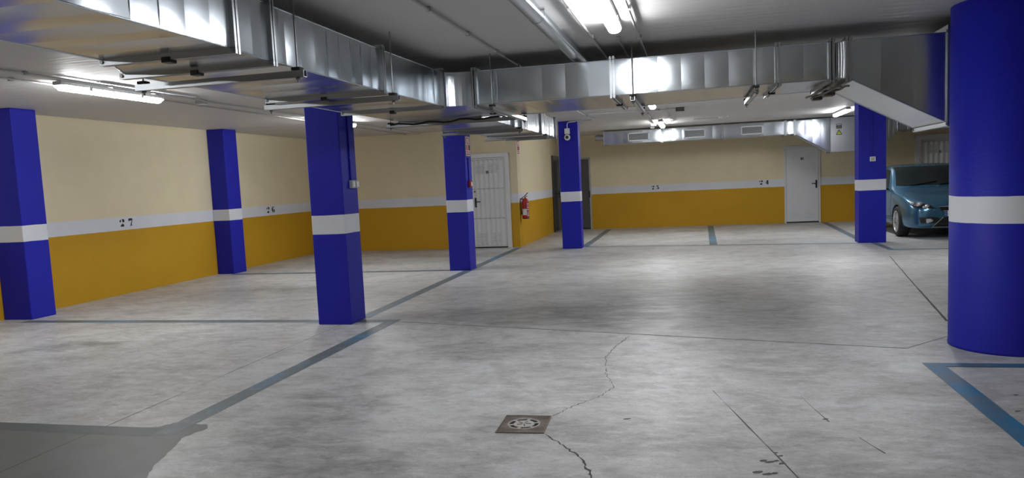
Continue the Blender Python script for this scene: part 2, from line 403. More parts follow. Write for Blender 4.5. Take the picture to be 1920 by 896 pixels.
# ---------------------------------------------------------------- doors
def handle(parent, x, y, z, d, name='door_handle'):
    m = MB().bbox(x-.022, x+.022, y-.012, y, z-.11, z+.11, .006)
    m.tube([(x, y, z+.02), (x, y-.045, z+.02), (x+d*.02, y-.055, z+.02), (x+d*.125, y-.055, z+.02)], .010, 8)
    return m.build(name, 'black_plastic', parent)
def louvers(m, x0, x1, z0, z1, y, n):
    for i in range(n):
        z = z0+(z1-z0)*(i+.5)/n; hh = (z1-z0)/n*.30
        m.add([(x0, y, z-hh), (x1, y, z-hh), (x1, y-.008, z-hh*.4), (x0, y-.008, z-hh*.4), (x0, y, z+hh), (x1, y, z+hh)], [(0, 1, 2, 3), (3, 2, 5, 4), (0, 3, 4), (1, 5, 2)])
def smooth_door(idx, x0, x1, H, yw, label, num, leafmat='white_metal', framemat='white_metal', hx=1, fwid=.045):
    d = empty('door_%d' % idx, (x0, yw, 0)); struct(d, label)
    f = MB().box(x0-fwid, x0, yw-.03, yw-.001, 0, H+fwid).box(x1, x1+fwid, yw-.03, yw-.001, 0, H+fwid).box(x0, x1, yw-.03, yw-.001, H, H+fwid)
    f.build('door_frame', framemat, d)
    MB().bbox(x0+.006, x1-.006, yw-.024, yw-.004, .035, H-.006, .004).build('door_leaf', leafmat, d)
    MB().box(x0, x1, yw-.02, yw-.002, .001, .034).build('floor_gap', 'black_plastic', d)
    handle(d, x1-.06 if hx > 0 else x0+.06, yw-.024, 1.05, -hx)
    if num:
        m = MB(); cw = (x1-x0)
        for a, b_ in ((.14, .40), (.58, .84)):
            louvers(m, x0+cw*a, x0+cw*b_, H-.31, H-.13, yw-.024, 6); louvers(m, x0+cw*a, x0+cw*b_, .12, .32, yw-.024, 6)
        m.build('louver', leafmat, d)
        cx = x0+cw*.5
        MB().box(cx-.035, cx+.035, yw-.029, yw-.024, H-.34, H-.27).build('number_plate', 'paint_black', d)
        number(num, None, (cx-.017, yw-.0305, H-.33), (1, 0, 0), .05, .05, .05, 'plate_digit', 'label_white', d)
    return d
smooth_door(2, 2.545, 3.385, 2.06, YD, 'smooth white metal door with louvres right of the painted 24', '3')
smooth_door(3, -3.70, -2.895, 2.045, YD, 'dark grey door mostly hidden behind the pillar with the camera', None, 'dark_door', 'grey_plastic', -1, .045)
d5 = empty('door_5', (XE, 21.1, 0)); struct(d5, 'dark glossy door leaf standing open flat against the side wall')
MB().bbox(XE+.012, XE+.052, 21.08, 22.06, .012, 2.17, .004).build('door_leaf', 'dark_gloss', d5)
MB().box(XE+.001, XE+.012, 21.3, 21.36, .5, .56).box(XE+.001, XE+.012, 21.3, 21.36, 1.7, 1.76).build('door_stop', 'black_rubber', d5)
MB().bbox(XE+.052, XE+.062, 21.88, 21.93, .95, 1.17, .003).tube([(XE+.05, 21.905, 1.08), (XE+.105, 21.905, 1.08), (XE+.115, 21.89, 1.08), (XE+.115, 21.79, 1.08)], .011, 8).build('door_handle', 'black_plastic', d5)
MB().bbox(-2.905, -2.88, YD-.06, YD-.024, .93, 1.12, .005).build('door_bolt', 'black_plastic', bpy.data.objects['door_3'])

def ribbed_door(idx, x0, x1, H, yw, label, num, hx=-1, fwid=.10, dep=.06):
    d = empty('door_%d' % idx, (x0, yw, 0)); struct(d, label)
    f = MB()
    for a, b_ in ((x0-fwid, x0), (x1, x1+fwid)):
        f.bbox(a, b_, yw-dep, yw-.001, 0, H+fwid, .008)
    f.bbox(x0-fwid, x1+fwid, yw-dep-.002, yw-.003, H, H+fwid+.002, .008)
    f.bbox(x0-.02, x0+.02, yw-dep*.6, yw-.001, 0.03, H, .004).bbox(x1-.02, x1+.02, yw-dep*.6, yw-.001, 0.03, H, .004)
    f.build('door_frame', 'white_metal', d)
    L, R_ = x0+.022, x1-.022; n = 7; pit = (R_-L)/n; prof = [(L+pit*n*i/(n*10), -.008-.008*max(-1, min(1, 1.6*math.cos(2*math.pi*i/10)))) for i in range(n*10+1)]; yb = yw-.012
    m = MB(); zs = [.05, .67, .69, 1.36, 1.38, 2.0, H-.004]
    rows = []
    for (z0, z1) in ((.05, .672), (.69, 1.352), (1.37, H-.055)):
        vs = [(x, yb+dy, z) for z in (z0, z1) for x, dy in prof]; k = len(prof)
        m.add(vs, [(i, i+1, k+i+1, k+i) for i in range(k-1)], True)
    m.box(L, R_, yb+.003, yb+.010, .045, H-.004)
    for z in (.672, 1.352, H-.055):
        m.box(L, R_, yb-.001, yb+.001, z, z+.018)
    m.box(L, R_, yb-.016, yb, .03, .07).box(L, R_, yb-.016, yb, H-.035, H-.006)
    m.build('door_leaf', 'white_metal', d)
    m = MB(); cw = x1-x0
    for a, b_ in ((.14, .42), (.56, .84)):
        louvers(m, x0+cw*a, x0+cw*b_, H-.36, H-.14, yb-.014, 7); louvers(m, x0+cw*a, x0+cw*b_, .12, .36, yb-.014, 7)
    m.build('louver', 'white_metal', d)
    MB().box(x0, x1, yw-.02, yw-.002, .001, .03).build('floor_gap', 'black_plastic', d)
    handle(d, x0+.11 if hx < 0 else x1-.11, yb-.014, 1.05, -hx)
    for z in (.672, 1.352, H-.055):
        for i in range(n):
            a = L+pit*(i+.22); MB().box(a, a+pit*.56, yb-.0145, yb-.002, z+.002, z+.014).build('vent_slot', 'grey_plastic', d)
    MB().tube([(x0+.10, yb, 1.30), (x0+.10, yb-.03, 1.30)], .018, 10).build('lock_knob', 'black_plastic', d)
    cx = x0+cw*.5
    MB().box(cx-.035, cx+.035, yb-.021, yb-.014, H-.36, H-.29).build('number_plate', 'grey_plastic', d)
    number(num, None, (cx-.032, yb-.0225, H-.35), (1, 0, 0), .05, .05, .034, 'plate_digit', 'paint_black', d)
    return d
ribbed_door(1, -4.93, -4.10, 2.06, YC, 'ribbed white metal door in a thick frame beside the second freestanding pillar', '26')
ribbed_door(4, 5.93, 6.85, 2.09, YD, 'ribbed white metal door behind the parked blue car', '3', 1, .14)

# ---------------------------------------------------------------- pillars
def pillar(x0, x1, y0, y1, label, group=None):
    m = MB().bbox(x0, x1, y0, y1, 0, ZC, .010)
    o = m.build('pillar', 'pillar_paint', None, ((x0+x1)/2, (y0+y1)/2, 0))
    return tag(o, label, 'pillar', group)
pillar(XL+.001, -8.345, 7.96, 8.35, 'blue wall pillar with white band at the far left edge of the photo, left of the 27')
pillar(XL+.001, -8.44, 12.58, 13.0, 'blue wall pillar with white band between the painted numbers 27 and 26')
P3 = pillar(-4.10, -3.70, 7.625, 8.009, 'wide blue freestanding square pillar with white band and two small grey boxes')
P4 = pillar(-4.12, -3.742, 12.45, 12.82, 'blue square pillar with white band carrying a red alarm box and red sign')
P5 = pillar(-2.729, -2.309, 16.05, 16.35, 'blue square pillar with white band carrying a small round white camera')
P6 = pillar(3.139, 3.63, 15.77, 16.14, 'blue square pillar with white band directly left of the parked car')
m = MB().lathe([(.001, 0), (.425, 0), (.425, .02), (.422, .04), (.422, ZC-.001), (.001, ZC-.001)], (0, 0, 0), 'z', 72)
o = m.build('round_column', 'pillar_paint'); o.location = (2.459, 6.756, 0)
tag(o, 'thick round blue column with white band in the right foreground', 'column')

# ---------------------------------------------------------------- ducts
ZB, ZT = 2.25, 2.57
def pleated(m, A, B, pitch, amp, sides=(0, 1, 2, 3), caps=False):
    """A, B: four corners (bl, br, tr, tl) of the two ends. Faces between them are beaded sheet: shallow pleats across the run."""
    A = [Vector(p) for p in A]; B = [Vector(p) for p in B]
    L = (sum(B, Vector())/4-sum(A, Vector())/4).length; n = max(2, round(L/pitch))
    cenA, cenB = sum(A, Vector())/4, sum(B, Vector())/4
    for s_ in sides:
        a0, a1, b0, b1 = A[s_], A[(s_+1) % 4], B[s_], B[(s_+1) % 4]
        nrm = (a1-a0).cross(b0-a0).normalized()
        mid = (a0+a1+b0+b1)/4
        if nrm.dot(mid-(cenA+cenB)/2) < 0: nrm = -nrm
        K = 6; S = 4; last = None
        for i in range(n):              # one scalloped panel between two creases
            h = amp*random.uniform(.6, 1.5)*(1 if random.random() < .8 else -.8); tw = random.uniform(-1, 1)*amp; vs = []
            if s_ == 0: h *= .35; tw = (1.35 if i % 2 else -1.1)*amp*random.uniform(.8, 1.2)
            for j in range(S+1):
                v = j/S; t = (i+v)/n
                for k in range(K+1):
                    u = k/K; p = a0.lerp(b0, t).lerp(a1.lerp(b1, t), u)
                    e = min(1, 6*u, 6*(1-u))
                    vs.append(p + nrm*(h*4*v*(1-v) + tw*(v-.5)*2*e)*e)
            m.add(vs, [(j*(K+1)+k, j*(K+1)+k+1, (j+1)*(K+1)+k+1, (j+1)*(K+1)+k) for j in range(S) for k in range(K)], True)
            if last: m.add(last+vs[:K+1], [(k, k+1, K+1+k+1, K+1+k) for k in range(K)])   # the step of the crease itself
            last = vs[-(K+1):]
    if caps:
        m.add(A, [(0, 1, 2, 3)]); m.add(B, [(0, 1, 2, 3)])
    for (c1, c2) in zip(A, B):
        m.tube([c1, c2], .005, 6)
    return m
def secY(y, x0, x1, z0=ZB, z1=ZT): return [(x0, y, z0), (x1, y, z0), (x1, y, z1), (x0, y, z1)]
def secX(x, y0, y1, z0=ZB, z1=ZT): return [(x, y0, z0), (x, y1, z0), (x, y1, z1), (x, y0, z1)]
def ring(m, sec, axis, t=.012, e=.028, c=0):
    xs = [p[0] for p in sec]; ys = [p[1] for p in sec]; zs = [p[2] for p in sec]; z0, z1 = min(zs), max(zs)
    if axis == 'y':
        y = ys[0]+c; x0, x1 = min(xs), max(xs)
        m.box(x0-e, x1+e, y-t, y+t, z0-e, z0+.004).box(x0-e, x1+e, y-t, y+t, z1-.004, z1+e).box(x0-e, x0+.004, y-t, y+t, z0, z1).box(x1-.004, x1+e, y-t, y+t, z0, z1)
    else:
        x = xs[0]+c; y0, y1 = min(ys), max(ys)
        m.box(x-t, x+t, y0-e, y1+e, z0-e, z0+.004).box(x-t, x+t, y0-e, y1+e, z1-.004, z1+e).box(x-t, x+t, y0-e, y0+.004, z0, z1).box(x-t, x+t, y1-.004, y1+e, z0, z1)
def flange(sec, axis, parent, both=True, clamp=True):
    m = MB()
    for c in ((-.014, .014) if both else (0,)): ring(m, sec, axis, .009, .030, c)
    f = m.build('duct_flange', 'flange_steel', parent)
    xs = [p[0] for p in sec]; ys = [p[1] for p in sec]; z0, z1 = min(p[2] for p in sec), max(p[2] for p in sec)
    for (x, y) in ((min(xs), min(ys)), (max(xs), max(ys))):
        for z in (z0-.012, z1+.012):
            ox = (-.012 if x == min(xs) else .012) if axis == 'y' else 0; oy = 0 if axis == 'y' else (-.012 if y == min(ys) else .012)
            d = Vector((0, .03, 0)) if axis == 'y' else Vector((.03, 0, 0)); p = Vector((x+ox, y+oy, z))
            MB().tube([p-d, p+d], .011, 6).build('corner_bolt', 'zinc_rod', f)
    if clamp:
        cx, cy = (min(xs)+max(xs))/2, (min(ys)+max(ys))/2
        q = (.026, .032) if axis == 'y' else (.032, .026)
        MB().bbox(cx-q[0], cx+q[0], cy-q[1], cy+q[1], z0-.045, z0-.014, .005).build('flange_clamp', 'black_plastic', f)
    return f

# --- long duct over the left aisle
DL = empty('ventilation_duct', (-2.8, 2.0, ZB)); tag(DL, 'long galvanised rectangular duct running from upper left towards the back under the ceiling', 'ventilation duct')
secs = [secY(-3.0, -3.06, -2.285), secY(.2, -3.06, -2.285), secY(1.9, -3.06, -2.285), secY(3.56, -3.06, -2.29), secY(4.0, -3.31, -2.335), secY(5.62, -3.315, -2.335), secY(6.99, -3.315, -2.30)]
for i in range(len(secs)-1):
    pleated(MB(), secs[i], secs[i+1], .19, .0032).build('duct_section', 'galvanised', DL)
for s_ in secs[1:]: flange(s_, 'y', DL)
# tee: straight branch on the left, curved throat to the cross duct on the right
tee = MB(); R = .24; xa, yb = -2.30, 7.10
arcp = [(xa+R-R*math.cos(a), yb-R+R*math.sin(a)) for a in [i*math.pi/2/10 for i in range(11)]]
yt0 = 7.04
arcp = [(x, max(y, 6.86)) for x, y in arcp]
outer_l = [(-3.315, 7.04), (-3.25, 8.10)]
bot = [(-3.315, 7.04), (-2.30, 7.04)] 
# shift arc so it starts at (xa, 7.04) and ends on the cross duct's front face
arcp = [(xa+.24*(1-math.cos(t)), 6.99+.13*math.sin(t)) for t in [i*math.pi/2/10 for i in range(11)]]
poly = [(-3.315, 6.99)] + arcp + [(-2.04, 7.12), (-2.04, 8.455), (-2.34, 8.46), (-3.30, 8.46), (-3.30, 8.0)]
n = len(poly); vs = [(x, y, z) for z in (ZB, ZT) for x, y in poly]
tee.add(vs[:n], [tuple(range(n))]).add(vs[n:], [tuple(range(n))])
for i in range(n):
    j = (i+1) % n; sm = 1 <= i <= 10
    tee.add([vs[i], vs[j], vs[n+j], vs[n+i]], [(0, 1, 2, 3)], sm)
tee.build('duct_tee', 'galvanised', DL)
brs = [secY(8.46, -3.30, -2.34), secY(10.12, -3.32, -2.34), secY(10.6, -3.25, -2.34), secY(12.05, -3.20, -2.34), secY(13.38, -3.20, -2.34)]
for i in range(len(brs)-1):
    pleated(MB(), brs[i], brs[i+1], .16, .003, caps=(i == len(brs)-2)).build('duct_section', 'galvanised', DL)
for k, s_ in enumerate(brs): flange(s_, 'y', DL, k < 4, False)

# --- cross duct towards the round column
DR = empty('ventilation_duct', (-.6, 7.6, ZB)); tag(DR, 'galvanised cross duct running right towards the round column and widening downward there', 'ventilation duct')
def sxd(x):
    yb_ = 8.46 if x < -.68 else 8.46-(x+.68)*.19
    return secX(x, 7.12, yb_)
xs_ = [-2.005, -.685, .76, 1.20]
for a, b_ in zip(xs_, xs_[1:]):
    pleated(MB(), sxd(a), sxd(b_), .21, .003).build('duct_section', 'galvanised', DR)
for x in xs_: flange(sxd(x), 'x', DR, True, x < 1)
pleated(MB(), secX(1.20, 7.14, 8.06, ZB+.012, ZT-.012), secX(1.335, 7.12, 8.07), .02, .006).build('flexible_collar', 'galvanised_dull', DR)
flange(secX(1.335, 7.12, 8.08), 'x', DR, True, False)
pleated(MB(), secX(1.335, 7.12, 8.08), secX(2.11, 7.12, 8.08, 1.825, ZT), .26, .004).build('duct_reducer', 'galvanised', DR)
flange(secX(2.125, 7.12, 8.08, 1.825, ZT), 'x', DR, True, False)
pleated(MB(), secX(2.14, 7.22, 8.12, 1.825, ZT+.08), secX(3.6, 7.22, 8.12, 1.825, ZT+.08), .3, .004, caps=True).build('fan_box', 'galvanised_dull', DR)

# --- duct along the far wall
YF = 20.0
DF = empty('ventilation_duct', (1, YF+.25, 2.36)); tag(DF, 'galvanised duct with grilles and yellow sticker running along the far wall', 'ventilation duct')
def fs(x, z0=2.345, z1=2.665): return secX(x, YF, YF+.5, z0, z1)
fx = [-2.2, -.70, .80, 2.30, 2.52]
for a, b_ in zip(fx, fx[1:]):
    pleated(MB(), fs(a), fs(b_), .24, .003, caps=(a == -2.2)).build('duct_section', 'galvanised', DF)
for x in fx[:-1]: flange(fs(x), 'x', DF, x > -2, False)
flange(fs(2.52), 'x', DF, True, False)
pleated(MB(), fs(2.54), fs(3.33, 1.87, 2.69), .22, .003).build('duct_reducer', 'galvanised', DF)
flange(fs(3.345, 1.87, 2.69), 'x', DF, False, False)
fb = MB(); pleated(fb, fs(3.36, 1.86, 2.69), fs(4.62, 1.86, 2.69), .6, .002, caps=True); fb.build('fan_box', 'galvanised_dull', DF)
pleated(MB(), fs(4.63, 2.05, 2.60), fs(4.86, 2.28, 2.60), .12, .003).build('duct_reducer', 'galvanised', DF)
pleated(MB(), fs(4.88, 2.30, 2.60), fs(7.8, 2.30, 2.60), .28, .003, caps=True).build('duct_section', 'galvanised', DF)
for x in (4.87, 5.1, 5.35, 6.6): flange(fs(x, 2.30, 2.60), 'x', DF, True, False)
MB().tube([(-2.21, YF+.2, 2.54), (-2.45, YF+.2, 2.54)], .075, 20).tube([(-2.36, YF+.2, 2.54), (-2.385, YF+.2, 2.54)], .088, 20).build('pipe_stub', 'galvanised_dull', DF)
for x0, x1 in ((-1.571, -1.035), (-.15, .374), (1.249, 1.766)):
    z0, z1, y = 2.395, 2.605, YF-.006
    m = MB()
    for (a, b_, c, d) in ((x0, x1, z0, z0+.022), (x0, x1, z1-.022, z1), (x0, x0+.022, z0, z1), (x1-.022, x1, z0, z1)): m.box(a, b_, y-.014, y+.004, c, d)
    g = m.build('air_grille', 'white_metal', DF)
    MB().box(x0+.02, x1-.02, y-.002, y+.003, z0+.02, z1-.02).build('grille_backing', 'black_plastic', g).location = -g.location*0
    m = MB()
    for k in range(8):
        z = z0+.03+(z1-z0-.06)*k/7
        m.add([(x0+.02, y-.012, z-.006), (x1-.02, y-.012, z-.006), (x1-.02, y-.002, z+.008), (x0+.02, y-.002, z+.008)], [(0, 1, 2, 3)])
    s_ = m.build('grille_slat', 'grey_plastic', g)
for o in list(bpy.data.objects):     # children of a grille were given in world space: the grille already carries the offset
    if o.parent and o.parent.name.startswith(('air_grille', 'duct_flange')): o.location = (0, 0, 0)
m = MB().box(3.475, 3.60, YF-.010, YF-.006, 2.42, 2.53)
st = m.build('fan_sticker', 'paint_black', DF); st['label'] = 'small dark rectangular sticker'
MB().box(3.49, 3.585, YF-.0115, YF-.010, 2.445, 2.46).box(3.485, 3.59, YF-.0115, YF-.010, 2.49, 2.52).build('sticker_print', 'grey_plastic', st).location = (0, 0, 0)
m = MB().prism([(3.465, 2.27), (3.61, 2.27), (3.5375, 2.40)], lambda u, v, t: (u, t, v), YF-.010, YF-.006)
st = m.build('warning_triangle', 'sign_yellow', DF); st['label'] = 'yellow warning triangle sticker'
m = MB()
for a, b_ in (((3.475, 2.276), (3.60, 2.276)), ((3.60, 2.276), (3.5375, 2.39)), ((3.5375, 2.39), (3.475, 2.276))):
    stroke(m, [a, b_], [.009, .009], lambda u, v: (u, YF-.0115, v))
stroke(m, [(3.545, 2.355), (3.532, 2.325), (3.545, 2.325), (3.53, 2.292)], [.006]*4, lambda u, v: (u, YF-.0115, v))
m.build('triangle_mark', 'paint_black', st).location = (0, 0, 0)

# --- hangers
def hanger(p0, p1, zrail, rods, label, group='steel channel hangers under the ducts', ins=.05):
    """rail from p0 to p1 (xy), threaded rods at the ends in `rods`, up to the ceiling"""
    a, b_ = Vector((*p0, zrail)), Vector((*p1, zrail)); d = (b_-a).normalized(); s_ = Vector((-d.y, d.x, 0))*.02
    h = empty('duct_hanger', ((a+b_)/2)); tag(h, label, 'duct hanger', group)
    m = MB(); U = Vector((0, 0, .02))
    for (o1, o2) in ((-s_, -s_*.8), (s_*.8, s_)):
        m.add([a+o1-U, a+o2-U, a+o2+U, a+o1+U, b_+o1-U, b_+o2-U, b_+o2+U, b_+o1+U], [(0, 1, 2, 3), (4, 7, 6, 5), (0, 4, 5, 1), (1, 5, 6, 2), (2, 6, 7, 3), (3, 7, 4, 0)])
    T = Vector((0, 0, .016))
    m.add([a-s_-U, a+s_-U, a+s_-T, a-s_-T, b_-s_-U, b_+s_-U, b_+s_-T, b_-s_-T], [(0, 1, 2, 3), (4, 7, 6, 5), (0, 4, 5, 1), (1, 5, 6, 2), (2, 6, 7, 3), (3, 7, 4, 0)])
    m.build('rail', 'flange_steel', h)
    for e in rods:
        p = (a+d*ins) if e == 0 else (b_-d*ins)
        MB().tube([(p.x, p.y, zrail-.05), (p.x, p.y, ZC-.001)], .0055, 8).build('threaded_rod', 'zinc_rod', h)
        MB().lathe([(.001, -.012), (.015, -.012), (.015, 0), (.001, 0)], (p.x, p.y, zrail-.021), 'z', 6).build('nut', 'zinc_rod', h)
        MB().bbox(p.x-.028, p.x+.028, p.y-.028, p.y+.028, zrail+.021, zrail+.040, .004).build('rubber_pad', 'black_rubber', h)
    return h
zr = ZB-.052
hanger((-3.42, 4.22), (-2.23, 4.20), zr, (0, 1), 'steel channel hanger across the long left duct, the second rail from the top left corner', None)
hanger((-3.42, 5.72), (-2.23, 5.70), zr, (0, 1), 'steel channel hanger across the long left duct, above the wide square pillar', None)
hanger((-3.42, 1.2), (-2.18, 1.2), zr, (0, 1), 'steel channel hanger across the near end of the long left duct', None)
hanger((-3.42, 8.30), (-1.88, 8.30), zr, (0,), 'steel channel hanger under the duct corner with the sagging black cable on it', None)
hanger((-3.42, 10.3), (-2.24, 10.3), zr, (0, 1), 'steel channel hanger under the near half of the branch duct behind the cross duct', None)
hanger((-3.30, 12.2), (-2.24, 12.2), zr, (1,), 'steel channel hanger under the far half of the branch duct behind the cross duct', None)
hanger((-1.83, 7.03), (-1.83, 8.56), zr, (0, 1), 'steel channel hanger under the cross duct next to the duct corner', None)
hanger((-.50, 7.03), (-.50, 8.52), zr, (0, 1), 'steel channel hanger under the middle of the cross duct, left of the middle ceiling lamp', None)
hanger((.575, 7.03), (.575, 8.32), zr, (0, 1), 'steel channel hanger under the right half of the cross duct', None)
# bundle of loose straps at the flexible collar
sb = empty('strap_bundle', (1.26, 7.6, ZB-.05)); tag(sb, 'messy bundle of brown metal straps under the cross duct near the round column', 'straps')
for k in range(5):
    x = 1.19+.035*k; m = MB(); pts = []
    for i in range(7): pts.append((x+random.uniform(-.012, .012)-.01*i, 7.05+.17*i+random.uniform(-.01, .01), ZB-.060-.012*(k % 2)+random.uniform(-.012, .006)))
    m.tube(pts, .010, 6); m.build('strap', 'brown_strap', sb)
MB().bbox(1.20, 1.30, 7.5, 7.62, ZB-.105, ZB-.05, .01).build('strap_lump', 'brown_strap', sb)
MB().bbox(1.16, 1.25, 7.88, 7.98, ZB-.105, ZB-.05, .01).build('strap_lump', 'brown_strap', sb)
# cable lying on the corner hanger
pts = [(-3.36, 8.262, zr+.012)]
for i in range(1, 15): pts.append((-3.36+i*.093, 8.262, zr+.012+.010*math.sin(i*1.5)+(.008 if i > 8 else 0)))
o = MB().tube(pts, .010, 8).build('black_cable', 'black_rubber', None, (-2.6, 8.27, zr+.03)); tag(o, 'sagging black cable lying on the hanger under the duct corner', 'cable')
# round pipe above the cross duct
P = empty('round_pipe', (-1.03, 4, 2.642)); tag(P, 'round galvanised pipe under the ceiling passing over the cross duct', 'pipe')
MB().tube([(-1.03, -3, 2.650), (-1.03, 8.9, 2.650)], .058, 28).build('pipe_tube', 'galvanised', P)
for y in (.8, 2.9, 5.35, 7.9): MB().tube([(-1.03, y-.02, 2.650), (-1.03, y+.02, 2.650)], .061, 28).build('pipe_coupling', 'galvanised', P)
MB().tube([(-.975, 5.2, 2.66), (-.945, 5.2, 2.66)], .012, 8).build('pipe_screw', 'chrome', P)

# ---------------------------------------------------------------- lamps
def make_lamp(x, y0, y1, label):
    L = empty('batten_lamp', (x, (y0+y1)/2, ZC)); tag(L, label, 'ceiling lamp', 'fluorescent batten lamps on the ceiling'); h = (y1-y0)/2
    def B(m, name, mat):
        o = m.build(name, mat); o.parent = L; return o
    m = MB().bbox(-.052, .052, -h, h, -.052, -.012, .008)
    for y in (-h*.6, h*.6): m.box(-.03, .03, y-.02, y+.02, -.012, -.001)
    B(m, 'lamp_housing', 'grey_plastic')
    prof = [(-.050, -.052), (-.052, -.070), (-.043, -.090), (-.024, -.101), (0, -.104), (.024, -.101), (.043, -.090), (.052, -.070), (.050, -.052)]
    B(MB().prism(prof, lambda u, v, t: (u, t, v), -h+.05, h-.05), 'lamp_diffuser', 'lamp_diffuser')
    for s_ in (-1, 1):
        m = MB(); a, b_ = sorted((s_*h, s_*(h-.05)))
        q = [(u*.93, v) for u, v in prof]
        m.prism(q, lambda u, v, t: (u*(1-.15*(abs(t)-h+.05)/.05), t, -.052+(v+.052)*(1-.5*(abs(t)-h+.05)/.05)), a, b_)
        B(m, 'end_cap', 'lamp_end')
        for k in (-1, 1):
            B(MB().box(k*.054-.006, k*.054+.006, s_*h*.5-.02, s_*h*.5+.02, -.075, -.035), 'lamp_clip', 'grey_plastic')
    return L
make_lamp(-.555, 4.60, 6.13, 'lit ceiling lamp in front of the cross duct at the top edge of the photo')
make_lamp(-6.13, 6.42, 7.95, 'lit ceiling lamp over the left bays, above the blue wall pillar')
make_lamp(-.61, 11.82, 13.35, 'lit ceiling lamp just behind the cross duct, nearer of the two in that row')
make_lamp(-.64, 17.3, 18.9, 'lit ceiling lamp in front of the far wall duct')
make_lamp(3.20, 17.0, 18.55, 'lit ceiling lamp next to the pillar by the parked car')
make_lamp(-5.96, 11.42, 12.95, 'lit ceiling lamp hidden behind the wide square pillar, only its end showing')
make_lamp(-.555, -2.3, -.77, 'ceiling lamp behind the camera in the middle aisle')
make_lamp(-6.13, 0, 1.53, 'ceiling lamp behind the camera over the left bays')
make_lamp(3.20, 11.82, 13.35, 'added ceiling lamp out of sight behind the widening end of the cross duct')  # extra unseen lamp, added to brighten the right side

# ---------------------------------------------------------------- conduits
def conduit(pts, label, r=.010, clips=(), mat='conduit_grey', clip_mat='grey_plastic', cat='conduit', group=None):
    o0 = pts[0]; c = empty('conduit', o0); tag(c, label, cat, group)
    MB().tube(pts, r, 8).build('tube', mat, c)
    for (x, y) in clips:
        MB().bbox(x-.02, x+.02, y-.02, y+.02, ZC-.036, ZC-.001, .005).build('clip', clip_mat, c)
zc = ZC-.022
conduit([(-1.72, -3, zc), (-1.72, 8.6, zc)], 'thin grey conduit on the ceiling between the left duct and the round pipe', .012, [(-1.72, y) for y in (5.05, 6.0, 6.9, 7.8)])
conduit([(-.80, -3, zc), (-.80, 18.4, zc)], 'thin grey conduit on the ceiling just left of the row of lamps', .011, [(-.80, y) for y in (4.2, 5.4, 6.6, 12.2, 13.6, 15.2, 16.6)])
conduit([(-.41, -3, zc), (-.41, 18.0, zc)], 'thin grey conduit on the ceiling just right of the row of lamps', .011, [(-.41, y) for y in (4.2, 5.6, 6.8, 12.6, 14.4, 16)])
conduit([(-.59, 6.75, zc), (-.59, 7.9, zc)], 'short grey conduit at the end of the near lamp, running to the cross duct', .010, [(-.59, 6.8)])
conduit([(-5.95, -3, zc), (-5.95, 8.5, zc), (-6.02, 8.62, zc), (-6.07, 16.7, zc)], 'thin grey conduit on the left bays ceiling, right of the two there', .012, [(-5.95, y) for y in (5.88, 6.95, 7.6, 8.3)] + [(-6.04, 10.1), (-6.045, 11.4)])
conduit([(-6.33, -3, zc), (-6.31, 6.4, zc), (-6.34, 9.2, zc), (-6.41, 16.7, zc)], 'thin grey conduit on the left bays ceiling, left of the two there', .010, [(-6.345, 6.1), (-6.33, 7.5), (-6.335, 9.0), (-6.39, 11.9)])
conduit([(-1.85, 14.40, zc), (-.20, 14.45, zc)], 'thin grey cross conduit leading to the dark ceiling detector', .009, [(-1.5, 14.41), (-.55, 14.44)])
conduit([(-1.95, 13.4, zc), (-1.95, 15.83, zc), (-2.46, 15.97, zc), (-2.50, 15.97, ZC-.04)], 'thin grey conduit bending towards the pillar with the camera', .009, [(-1.95, 14.8)])
conduit([(-.40, 17.7, zc), (.62, 17.56, zc)], 'thin grey conduit ending at a small white ceiling sensor', .009, [(.1, 17.63)])
conduit([(-5.9, 14.6, zc), (-4.4, 15.3, zc), (-3.3, 15.3, zc)], 'thin grey conduit on the ceiling seen right of the wide square pillar', .009, [])
# white trunking piece beside the left lamp
o = MB().bbox(-5.90, -5.86, 6.7, 8.25, ZC-.02, ZC-.001, .003).build('cable_trunking', 'white_plastic', None, (-5.88, 7.4, ZC)); tag(o, 'flat white trunking strip on the ceiling beside the left lamp', 'cable trunking')
def jbox(x, y, s, label, mat='grey_plastic', h=.045):
    b0 = empty('junction_box', (x, y, ZC)); tag(b0, label, 'junction box')
    MB().bbox(x-s, x+s, y-s, y+s, ZC-h, ZC-.001, .006).build('box_base', mat, b0)
    MB().bbox(x-s*.9, x+s*.9, y-s*.9, y+s*.9, ZC-h-.008, ZC-h+.001, .003).build('box_lid', 'white_plastic', b0)
jbox(-6.10, 8.68, .055, 'small square junction box on the ceiling at the end of the left lamp')
jbox(-.84, 18.5, .06, 'white junction box on the ceiling left of the lamp before the far duct', 'white_plastic')
jbox(-.92, 19.6, .05, 'white junction box on the ceiling edge just above the far duct', 'white_plastic')
# detector
d = empty('ceiling_detector', (-.17, 14.49, ZC)); tag(d, 'dark square detector on the ceiling behind the cross duct', 'detector')
MB().bbox(-.25, -.09, 14.43, 14.55, ZC-.07, ZC-.001, .01).build('detector_body', 'black_plastic', d)
MB().lathe([(.001, -.012), (.03, -.010), (.035, 0), (.001, 0)], (-.17, 14.49, ZC-.07), 'z', 16).build('detector_lens', 'grey_plastic', d)
d = empty('ceiling_sensor', (.66, 17.56, ZC)); tag(d, 'tiny white sensor on the ceiling left of the grilles, end of the short conduit', 'sensor')
MB().lathe([(.001, -.04), (.025, -.035), (.04, -.01), (.04, -.001), (.001, -.001)], (.66, 17.56, ZC), 'z', 20).build('sensor_dome', 'white_plastic', d)
MB().lathe([(.001, -.02), (.03, -.02), (.03, -.001), (.001, -.001)], (.80, 17.54, ZC), 'z', 20).build('sensor_socket', 'white_plastic', d)

